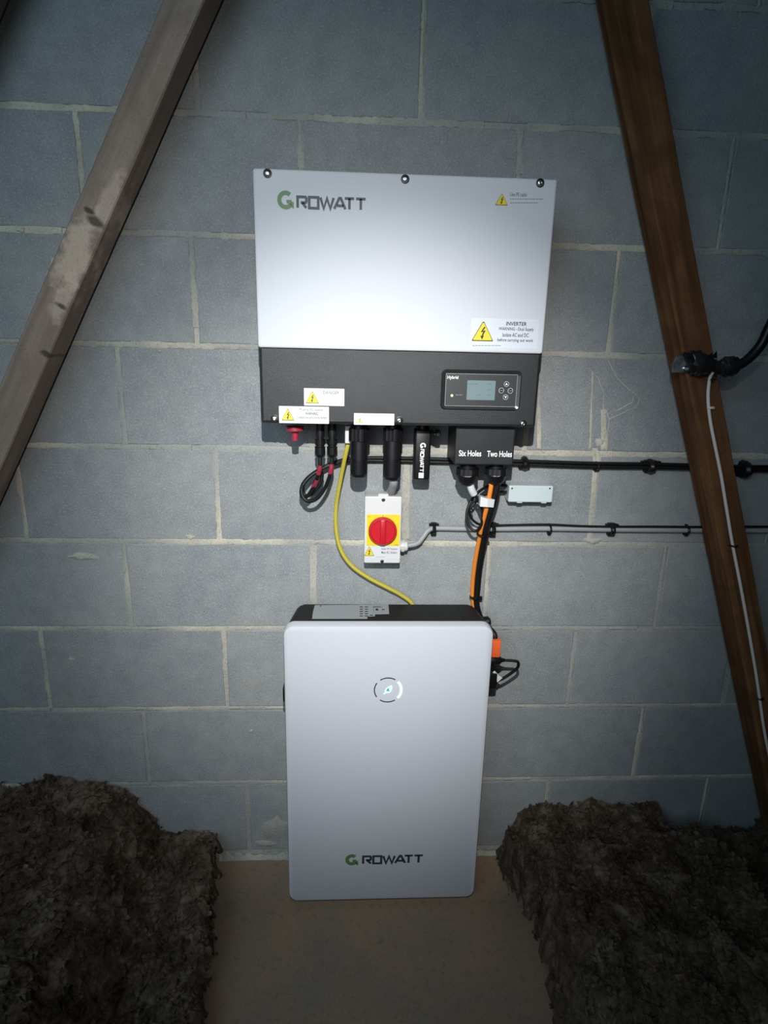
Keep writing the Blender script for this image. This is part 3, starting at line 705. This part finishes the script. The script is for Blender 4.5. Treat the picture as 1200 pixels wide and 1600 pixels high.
bm = lathe(bmesh.new(), (a[1]-.001, -.034, g.z), (1, 0, 0), [(0, .0125), (.005, .0125), (.0055, .0145), (.012, .0145), (.0125, .0125), (.019, .0115), (.021, .008)], 24, ribs=4, ribd=.0012, riblo=.0054, ribhi=.0121)
obj('side_gland', bm, M['pvcw'], iso)
gx = a[1]+.02
g2 = P(612, 765, .03)
obj('top_gland', lathe(bmesh.new(), (P(611, 770, .03).x, -.03, a[3]-.002), (0, 0, 1), [(0, .013), (.006, .013), (.0065, .011), (.014, .010)], 20), M['grey'], iso)

# ------------------------------------------------------------------ small clear junction box
CD = .044
a = rpx(795, 864, 759, 785, CD)
jb = thing('junction_box', 'small frosted grey-blue junction box right of the terminal box', 'box', ((a[0]+a[1])/2, 0, a[2]))
obj('base', B(a[0]+.001, a[1]-.001, -.024, 0, a[2]+.001, a[3]-.001, bev=.002, seg=1), M['clear'], jb)
obj('lid', prism(bmesh.new(), rrect(*a, .003), -CD, -.0245, ch=.0025), M['clearlid'], jb)
for u in (812, 850): obj('latch', B(P(u-4, 785, CD).x, P(u+4, 785, CD).x, -CD+.001, -.020, a[2]-.002, a[2]+.003), M['clear'], jb)
for u in (800, 859): obj('lid_screw', lathe(bmesh.new(), P(u, 763, CD), (0, -1, 0), [(-.0005, .0022), (.0006, .0022)], 10), M['steel'], jb)

# ------------------------------------------------------------------ cables
def cable(name, label, segs, cat='cable', group=None):
    """segs: list of (part name, path, radius, material); the thing's origin is the first point"""
    t = thing(name, label, cat, segs[0][1][0], group)
    for nm, path, r, m in segs: obj(nm, tube(bmesh.new(), path, r, 10, 8), m, t, smooth=True)
    return t
def mc4(t, u, v1, dep):
    p, L = vl(u, 664, v1, dep); p.z += .003
    obj('connector', lathe(bmesh.new(), p, (0, 0, -1), [(0, .0095), (.028, .0095), (.0285, .0075), (.033, .0075), (.0335, .0115), (L*.62, .0112), (L*.64, .009), (L*.68, .009), (L*.7, .0112), (L-.006, .0108), (L, .0075)], 18), M['plastic'], t, smooth=False)
RZ = .014
cv = cable('solar_cable', 'black solar cable from the left plug, looped and clipped along the wall', [
    ('sheath', PP([(500, 712, .11), (500, 728, .11), (498, 740, .105), (493, 753, .095), (487, 766, .087), (479, 776, .082), (471.5, 775, .078), (472, 761, .074), (482, 747, .07), (496, 737, .066), (503, 741, .064), (500, 756, .062), (489, 770, .060), (478, 775, .056), (473, 765, .052), (478, 750, .048), (492, 738, .044), (512, 727, .04), (535, 719, .03), (560, 715.5, .02), (640, 716, RZ), (710, 718, RZ), (818, 720.5, RZ), (930, 724, RZ), (1013, 725, RZ), (1090, 727, RZ), (1160, 729, RZ), (1240, 729.5, RZ)]), .0043, M['rubber']),
    ('red_sleeve', PP([(500, 727, .11), (499.5, 733, .109), (497.5, 741, .105)]), .0048, M['maroon']),
    ('red_sleeve', PP([(495, 749, .098), (492, 756, .093), (489, 761, .089)]), .0046, M['maroon'])])
mc4(cv, 500, 716, .11)
cv = cable('solar_cable', 'black solar cable from the right plug, hanging in the lower loop', [
    ('sheath', PP([(518.5, 712, .11), (518, 726, .11), (515.5, 742, .108), (508, 762, .10), (495, 779, .095), (481, 783, .09), (472.5, 774, .085), (472, 760, .075), (482, 746, .06), (502, 733, .045), (528, 723, .035), (552, 719.5, .022), (600, 720, RZ), (710, 723, RZ), (818, 726, RZ), (930, 729.5, RZ), (1013, 730.5, RZ), (1090, 732.5, RZ), (1160, 735, RZ), (1240, 735.5, RZ)]), .0043, M['rubber']),
    ('red_sleeve', PP([(518.3, 725, .11), (517.5, 733, .11), (515.8, 740, .108)]), .0048, M['maroon'])])
mc4(cv, 519, 716, .11)
cable('network_cable', 'yellow cable curving from the inverter down behind the battery', [
    ('sheath', PP([(544, 690, .10), (543, 697, .098), (539, 715, .085), (533, 745, .06), (526, 785, .035), (524.5, 815, .028), (528, 845, .026), (537, 868, .026), (553, 887, .026), (578, 904, .026), (605, 918, .024), (627, 930, .02), (645, 945, .018), (655, 975, .018)]), .0048, M['ycable']),
    ('clear_plug', PP([(543.5, 674, .11), (544, 684, .107), (544, 693, .10)]), .0045, M['pvc'])])
cable('flex_cable', 'short grey flex from the round black connector into the isolator top', [
    ('sheath', PP([(614, 747, .112), (615, 755, .105), (613, 763, .08), (611, 769, .050), (611, 775, .034)]), .0095, M['grey'])])
LZ = .012
cable('flex_cable', 'grey flex clipped along the wall from the isolator side gland', [
    ('sheath', [Vector((gx-.006, -.034, g.z))]+PP([(652, 849, .030), (661, 839, .022), (669, 829, .016), (680, 825.5, LZ), (720, 826, LZ), (768, 826.5, LZ), (857, 826, LZ), (953, 827.5, LZ), (1070, 828.5, LZ), (1160, 829, LZ), (1240, 829, LZ)]), .0062, M['grey'])])
cable('data_cable', 'thin black cable from the junction box running above the grey flex', [
    ('sheath', PP([(797, 769, .022), (778, 769, .03), (757, 774, .05), (742, 786, .06), (734, 798, .06), (736, 809, .055), (746, 818, .05), (760, 821.5, .03), (772, 821.5, .018), (800, 820.5, .015), (857, 819.8, .015), (905, 822, .015), (953, 823, .015), (1030, 823, .015), (1100, 823.5, .015), (1170, 823, .015), (1240, 823, .015)]), .0030, M['rubber'])])
cv = cable('data_cable', 'thin black cable coiled in a loop below the Six Holes gland', [
    ('sheath', PP([(733, 752, .115), (737, 765, .112), (744, 777, .105), (752, 792, .10), (754.5, 808, .095), (751, 822, .09), (744, 829.5, .085), (736, 826, .08), (729.5, 813, .075), (730.5, 796, .07), (738, 780, .065), (750, 767, .055), (764, 759.5, .04), (780, 758, .028), (798, 759.5, .022)]), .0034, M['rubber'])])
obj('white_tag', tube(bmesh.new(), PP([(734.5, 757, .114), (737, 765, .112), (740.5, 772, .108)]), .0082, 10, 3), M['label'], cv, smooth=True)
p = P(737, 797, .062); obj('tie_end', lathe(bmesh.new(), p, (-.3, -1, .2), [(-.006, .003), (.004, .0045), (.007, .002)], 10), M['plastic'], cv)
OP = [(768, 750, .118), (767, 762, .118), (764, 778, .114), (760, 795, .105), (755, 815, .09), (750, 838, .07), (745, 862, .052), (741, 888, .036), (738.5, 912, .024), (738.5, 935, .017), (742, 955, .015), (752, 975, .015)]
cv = cable('power_cable', 'orange battery cable running down from the Two Holes gland', [('sheath', PP(OP), .0052, M['orange'])])
KP = [(777, 750, .118), (776, 762, .116), (772, 780, .110), (766, 800, .100), (760, 822, .086), (756, 845, .066), (751.5, 868, .048), (748, 892, .034), (746, 915, .024), (744, 940, .017), (748, 960, .015), (757, 978, .015)]
ck = cable('power_cable', 'thick black battery cable running down beside the orange one', [('sheath', PP(KP), .0085, M['rubber'])])
bm = bmesh.new()   # paper flag wrapped round both
a, b2 = P(751, 779, .112), P(773, 790, .112)
c0, c1, c2, c3 = P(751, 776, .122), P(773, 780.5, .120), P(771, 793, .120), P(750, 791.5, .122)
f = [bm.verts.new(v) for v in (c0, (c0+c1)/2+Vector((0, -.004, -.001)), c1, c2, (c2+c3)/2+Vector((0, -.004, .001)), c3)]
bk = [bm.verts.new(v.co+Vector((0, .020, 0))) for v in f]
bm.faces.new((f[0], f[1], f[4], f[5])); bm.faces.new((f[1], f[2], f[3], f[4])); bm.faces.new((bk[0], bk[1], bk[4], bk[5])); bm.faces.new((bk[1], bk[2], bk[3], bk[4]))
for i in range(6): bm.faces.new((f[i], f[(i+1) % 6], bk[(i+1) % 6], bk[i]))
obj('paper_flag', bm, M['label'], ck)
def tie(u, v, dep, r, label, slant=0.0, wid=.0035, col='plastic'):
    c = P(u, v, dep); t = lathe(bmesh.new(), c-Vector((0, 0, wid/2)), (slant, 0, 1), [(0, r), (wid, r)], 16)
    box(t, c.x+r*.6, c.x+r*1.25, -dep-r*.5-.002, -dep-r*.1, c.z-wid, c.z+wid)
    o = obj('cable_tie', t, M[col], None, loc=c); tag(o, label, 'cable tie', 'ties round the battery cables'); return o
tie(753, 836, .074, .0135, 'black cable tie round the battery cables at half height', .2)
tie(742, 933, .020, .0135, 'black cable tie round the battery cables just above the battery', .05)

# clips holding the cables to the wall
def clip(u, v, dep, hgt, wid, label, style=0):
    c = P(u, v, 0.0); h = hgt/2; t = bmesh.new()
    tube(t, [Vector((c.x, -.001, c.z-h)), Vector((c.x, -dep*.8, c.z-h*.95)), Vector((c.x, -dep-.008, c.z-h*.35)), Vector((c.x, -dep-.008, c.z+h*.35)), Vector((c.x, -dep*.8, c.z+h*.95)), Vector((c.x, -.001, c.z+h))], wid/2, 8, 4)
    o = thing('cable_clip', label, 'cable clip', (c.x, 0, c.z), 'black clips along the cable runs')
    obj('saddle', t, M['plastic'], o, smooth=True)
    b = bmesh.new(); zz = c.z-h if style == 0 else c.z+h
    box(b, c.x-wid*.8, c.x+wid*.8, -.013, 0, zz-.0055, zz+.0055, bev=.0015, seg=1)
    if style == 2: box(b, c.x-wid*1.3, c.x+wid*1.3, -.015, -.004, c.z+h-.001, c.z+h+.004, bev=.001, seg=1); box(b, c.x-wid*.7, c.x+wid*.7, -.013, 0, c.z-h-.006, c.z-h+.004, bev=.001, seg=1)
    obj('nail_boss', b, M['plastic'], o); return o
clip(818, 723, RZ, .018, .016, 'black clip on the upper cables just right of the terminal box', 0)
clip(930, 727, RZ, .014, .007, 'small black clip on the upper cables above the junction box side joint', 0)
clip(1013, 727.5, RZ, .018, .018, 'black clip on the upper cables nearest left of the right timber', 2)
clip(1158, 732, RZ+.004, .022, .022, 'bulky black clip on the upper cables right of the timber', 0)
clip(677, 825, LZ, .020, .009, 'black clip holding the grey flex next to the isolator', 2)
clip(769, 826, LZ, .024, .010, 'black clip on the lower cables beside the battery cables', 2)
clip(857, 824.5, LZ, .020, .005, 'thin black clip on the lower cables under the junction box', 0)
clip(953, 825.5, LZ, .020, .012, 'wide black clip at the middle of the lower cable run', 2)
clip(1070, 826, LZ, .020, .006, 'thin black clip on the lower cables left of the timber', 0)

# ------------------------------------------------------------------ conduit, tape, bracket and white cable on the right timber
CP = PP([(1290, 395, .15), (1225, 470, .13), (1203, 510, .125), (1188, 540, .12), (1165, 564, .118), (1143, 574, .117), (1120, 574, .117), (1090, 568, .115)])
con = thing('conduit', 'thick black cable bending in from the right to the timber', 'conduit', CP[-1])
obj('sheath', tube(bmesh.new(), CP, .0105, 14, 14, corr=.05), M['plastic'], con, smooth=True)
bm = bmesh.new(); path = smoothpath(PP([(1078, 563, .116), (1095, 569, .119), (1112, 572, .12), (1130, 573, .119), (1149, 572, .118)]), 6)
n = 16; rings = []; rr_ = random.Random(4)
for i, p_ in enumerate(path):
    t = i/(len(path)-1); r = .0165+.004*math.sin(t*9)+(.004 if t < .5 else 0)
    rings.append([bm.verts.new(p_+Vector((0, math.cos(2*math.pi*j/n)*(r-.003)*(1), math.sin(2*math.pi*j/n)*(r+rr_.uniform(-.003, .003)))) + Vector((rr_.uniform(-.003, .003), 0, 0))) for j in range(n)])
for r0, r1 in zip(rings, rings[1:]):
    for j in range(n): bm.faces.new((r0[j], r0[(j+1) % n], r1[(j+1) % n], r1[j]))
bm.faces.new(rings[0][::-1]); bm.faces.new(rings[-1])
for u, v, du, dv in ((1108, 556, 5, -6), (1116, 553, 4, -5), (1145, 562, 7, -4), (1080, 556, -5, -7), (1115, 588, 4, 3)):   # loose tape ends
    q = P(u, v, .132); q2 = P(u+du, v+dv, .136); q3 = P(u+du*.2+4, v+7, .125); q4 = P(u-6, v+6, .125)
    vs = [bm.verts.new(x) for x in (q, q2, q3, q4)]; bm.faces.new(vs)
    vs = [bm.verts.new(x+Vector((0, .0006, 0))) for x in (q, q2, q3, q4)]; bm.faces.new(vs[::-1])
obj('tape_wrapping', bm, M['tape'], con, smooth=False)
a, b = P(1055, 556, .108), P(1086, 583, .108)
br = thing('cable_bracket', 'grey metal bracket with a bolt screwed to the right timber', 'bracket', ((a.x+b.x)/2, -.1, b.z))
obj('plate', prism(bmesh.new(), [(a.x, b.z), (b.x-.006, b.z), (b.x, b.z+.006), (b.x, a.z-.004), (b.x-.012, a.z), (a.x+.004, a.z), (a.x-.002, (a.z+b.z)/2)], -.107, -.100, ch=.001), M['galv'], br)
obj('bolt', lathe(bmesh.new(), P(1070, 576, .107), (0, -1, 0), [(0, .0058), (.003, .0058), (.004, .0045), (.0055, .003)], 12), M['steel'], br, smooth=True)
obj('strap', tube(bmesh.new(), PP([(1069, 552, .109), (1074, 560, .118), (1080, 571, .128), (1084, 580, .118), (1080, 584, .108)]), .0045, 8, 4), M['tape'], br, smooth=True)
wd_ = .1045
wc = cable('white_cable', 'thin white cable running down the face of the right timber', [
    ('sheath', PP([(1113, 582, .122), (1109, 592, .112), (1106.5, 612, wd_), (1107, 635, wd_), (1111, 665, wd_), (1119, 705, wd_), (1127, 745, wd_), (1136, 800, wd_), (1145, 853, wd_), (1157, 915, wd_), (1168, 975, wd_), (1180, 1045, wd_), (1187, 1092, wd_), (1194, 1140, wd_), (1203, 1185, wd_), (1216, 1240, wd_)]), .0036, M['wcable'])])
for (u, v, lb) in ((1107.5, 637, 'small pale cleat at the top of the white cable'), (1145, 852, 'black cleat on the white cable beside the lower cable run'), (1186, 1090, 'black cleat near the foot of the white cable')):
    c = P(u, v, .10); bm = bmesh.new(); wv = .0035 if v < 700 else .010
    tube(bm, [c+Vector((-wv, -.001, .001)), c+Vector((-.003, -.0088, 0)), c+Vector((.003, -.0088, 0)), c+Vector((wv, -.001, -.001))], .0024, 8, 4)
    if v < 700: box(bm, c.x+.002, c.x+.009, -.108, -.101, c.z-.003, c.z+.003, bev=.001, seg=1)
    tag(obj('cable_cleat', bm, M['wcable'] if v < 700 else M['plastic'], None, smooth=True, loc=c), lb, 'cleat')

# ------------------------------------------------------------------ battery
BD = 0.160
b00, b10, b01, b11 = P(453, 1409, BD), P(745, 1403, BD), P(440, 979, BD), P(768, 979, BD)
BX0, BX1 = (b00.x+b01.x)/2, (b10.x+b11.x)/2; BZ0, BZ1 = (b00.z+b10.z)/2, (b01.z+b11.z)/2
BZ0 = max(BZ0, .012)
bat = thing('battery', 'tall white battery cabinet with glowing leaf ring standing under the inverter', 'battery', ((BX0+BX1)/2, -.09, 0))
bm = prism(bmesh.new(), rrect(BX0, BX1, BZ0, BZ1, .024, 8), -BD, -.132, ch=.007)
obj('front_cover', bm, M['white'], bat, smooth=True)
pts = [(BX0+.004, -.134), (BX0+.006, -.120), (BX0+.018, -.040), (BX0+.028, -.030), (BX1-.028, -.030), (BX1-.018, -.040), (BX1-.006, -.120), (BX1-.004, -.134)]
bm = bmesh.new(); zs = [(BZ0+.006, .012), (BZ0+.012, .004), (BZ1-.020, 0), (BZ1-.010, .003), (BZ1-.004, .010)]
rings = [[bm.verts.new((p[0]+(inset if p[0] < (BX0+BX1)/2 else -inset), p[1], z)) for p in pts] for z, inset in zs]
for r0, r1 in zip(rings, rings[1:]):
    for i in range(len(pts)): bm.faces.new((r0[i], r0[(i+1) % len(pts)], r1[(i+1) % len(pts)], r1[i]))
bm.faces.new(rings[0]); bm.faces.new(rings[-1])
obj('casing', bm, mat('battery_casing_black', (0.007, 0.0075, 0.008), .5, bump=.3, bscale=800, spec=.3), bat, smooth=False)
ztop = BZ1-.004
for s in (BX0+.06, BX1-.06): obj('top_seam', B(s-.001, s+.001, -.131, -.036, ztop-.001, ztop+.0008), M['plastic'], bat)
for s in (BX0+.07, BX1-.07): obj('foot', B(s-.025, s+.025, -.14, -.05, 0.0, BZ0+.008, bev=.003, seg=1), M['plastic'], bat)
def ontop(u, v):
    dr = FW*FPX+RT*(u-600)+UP*(800-v); t = (ztop+.0008-CAMZ)/dr.z; return CAM+dr*t
pl_ = [(486, 966.5), (492, 945.5), (607, 944.5), (608, 959), (586, 959.5), (586, 962.5), (574, 963), (574, 966.5)]
bm = bmesh.new(); vs = [ontop(*p) for p in pl_]; f = [bm.verts.new(v) for v in vs]; g_ = [bm.verts.new(v-Vector((0, 0, .0006))) for v in vs]
bm.faces.new(f); bm.faces.new(g_[::-1])
for i in range(len(f)): bm.faces.new((f[i], f[(i+1) % len(f)], g_[(i+1) % len(f)], g_[i]))
rl = obj('rating_label', bm, M['silver'], bat)
bm = bmesh.new()
def topbar(u0, v0, u1, v1):
    a, b = ontop(u0, v0), ontop(u1, v1); box(bm, min(a.x, b.x), max(a.x, b.x), min(a.y, b.y), max(a.y, b.y), ztop+.0008, ztop+.0013)
for u in (562, 570):
    for v in (948, 951.5, 955, 958.5, 962): topbar(u, v, u+5, v+1)
topbar(583, 948, 584, 957); topbar(583, 948, 595, 948.8); topbar(587, 951, 591, 954); topbar(597, 947, 598, 958); topbar(597, 952, 601, 953); topbar(578, 961, 583, 962); topbar(500, 946.5, 502, 947.5)
obj('small_print', bm, M['ink'], rl)['kind'] = 'stuff'
# emblem
cc = P(606, 1078, BD); Rr = (P(627, 1078, BD).x-P(585, 1078, BD).x)/2
def arc(a0, a1, th, y=-BD-.0006):
    b = bmesh.new(); n = max(3, int(abs(a1-a0)/6)); strokes(b, [[(cc.x+Rr*math.cos(math.radians(a0+(a1-a0)*i/n)), cc.z+Rr*math.sin(math.radians(a0+(a1-a0)*i/n))) for i in range(n+1)]], 0, 0, 1, 1, th, y); return b
for a0, a1 in ((58, 125), (145, 215), (235, 303)): obj('ring_arc', arc(a0, a1, .0024), M['ink'], bat)
o = obj('lit_arc', arc(-42, 42, .0050, -BD-.0008), M['glow'], bat); o['label'] = 'glowing pale green arc of the ring'
def leaf(s): return [(cc.x+x*s, cc.z+z*s) for x, z in ((.0092, .0115), (.0035, .0095), (-.004, .004), (-.0065, -.001), (-.0055, -.0055), (-.0098, -.0095), (-.008, -.0108), (-.0035, -.0075), (.003, -.0075), (.008, -.003), (.0098, .004))]
o = obj('leaf_mark', prism(bmesh.new(), leaf(1.0)[::-1], -BD-.0008, -BD-.0001), M['leafglow'], bat)
obj('leaf_vein', prism(bmesh.new(), [(cc.x+x, cc.z+z) for x, z in ((.0045, .006), (-.001, .0035), (-.004, -.001), (-.003, -.0035), (-.0005, -.001), (.0015, -.004), (.0045, -.001), (.0015, .001))], -BD-.0012, -BD-.0006), M['teal'], o)
g0, g1 = P(540, 1351, BD), P(661, 1349, BD)
logo(bat, g0.x, (g0.z+g1.z)/2, g1.x-g0.x, -BD-.0006, M['green'], M['logo'], gh=1.22)
# side fittings
p = P(436.5, 1078, .10); zc = p.z
obj('side_latch', B(BX0-.008, BX0+.02, -.125, -.095, zc-.017, zc+.019, bev=.003), M['plastic'], bat)
p = P(763, 972, .07)
obj('carry_knob', lathe(bmesh.new(), (BX1-.03, -.075, p.z), (1, 0, .1), [(0, .010), (.016, .010), (.018, .013), (.036, .013), (.041, .008)], 20), M['plastic'], bat, smooth=True)
# connectors on the right side
e = P(774, 1003, .10)
op = thing('battery_plug', 'orange plug on the right side of the battery', 'plug', (BX1, -.10, e.z))
z_a, z_b = P(777, 997, .1).z, P(777, 1023, .1).z
obj('plug_body', B(BX1-.015, P(780.5, 1008, .10).x, -.115, -.085, z_b, z_a, bev=.003), M['oplug'], op, smooth=True)
obj('plug_boot', tube(bmesh.new(), PP([(773.5, 998, .1), (772, 990, .095), (766, 983, .08), (762, 976, .05)]), .0065, 10, 5), M['rubber'], op, smooth=True)
ca_ = P(776, 1032, .10)
dp = thing('data_cable', 'black plug with a short looped cable on the right side of the battery', 'cable', (BX1, -.1, ca_.z))
obj('plug_body', lathe(bmesh.new(), (BX1-.012, -.10, ca_.z+.002), (1, 0, -.02), [(0, .014), (.028, .0135), (.0285, .0115), (.045, .0105), (.052, .005), (.058, .004)], 18), M['plastic'], dp, smooth=True)
obj('sheath', tube(bmesh.new(), [Vector((BX1+.040, -.10, ca_.z+.001))]+PP([(806, 1033, .10), (810, 1037, .098), (808, 1044, .094), (797, 1053, .088), (786, 1060, .084), (778, 1064, .082), (770, 1070, .085)]), .0036, 10, 6), M['rubber'], dp, smooth=True)
bm = prism(bmesh.new(), [w_ for w_ in [(P(u, v, .095).x, P(u, v, .095).z) for u, v in ((770, 1050), (773, 1048), (779, 1055), (785, 1059), (777, 1066), (775, 1060))]], -.096, -.0945)
obj('white_tag', bm, M['label'], dp)
cb_ = P(768, 1064, .09)
np_ = thing('data_plug', 'lower black plug with knurled nut on the right side of the battery', 'plug', (BX1, -.09, cb_.z))
obj('plug_body', B(BX1-.012, P(775.5, 1062, .09).x, -.10, -.08, P(770, 1073, .09).z, P(770, 1050, .09).z, bev=.004), M['plastic'], np_, smooth=True)
obj('knurled_nut', lathe(bmesh.new(), (BX1-.010, -.09, P(770, 1083, .09).z), (1, 0, 0), [(0, .011), (.016, .011), (.018, .008)], 20, ribs=4, ribd=.0012, riblo=0, ribhi=.0165), M['plastic'], np_)
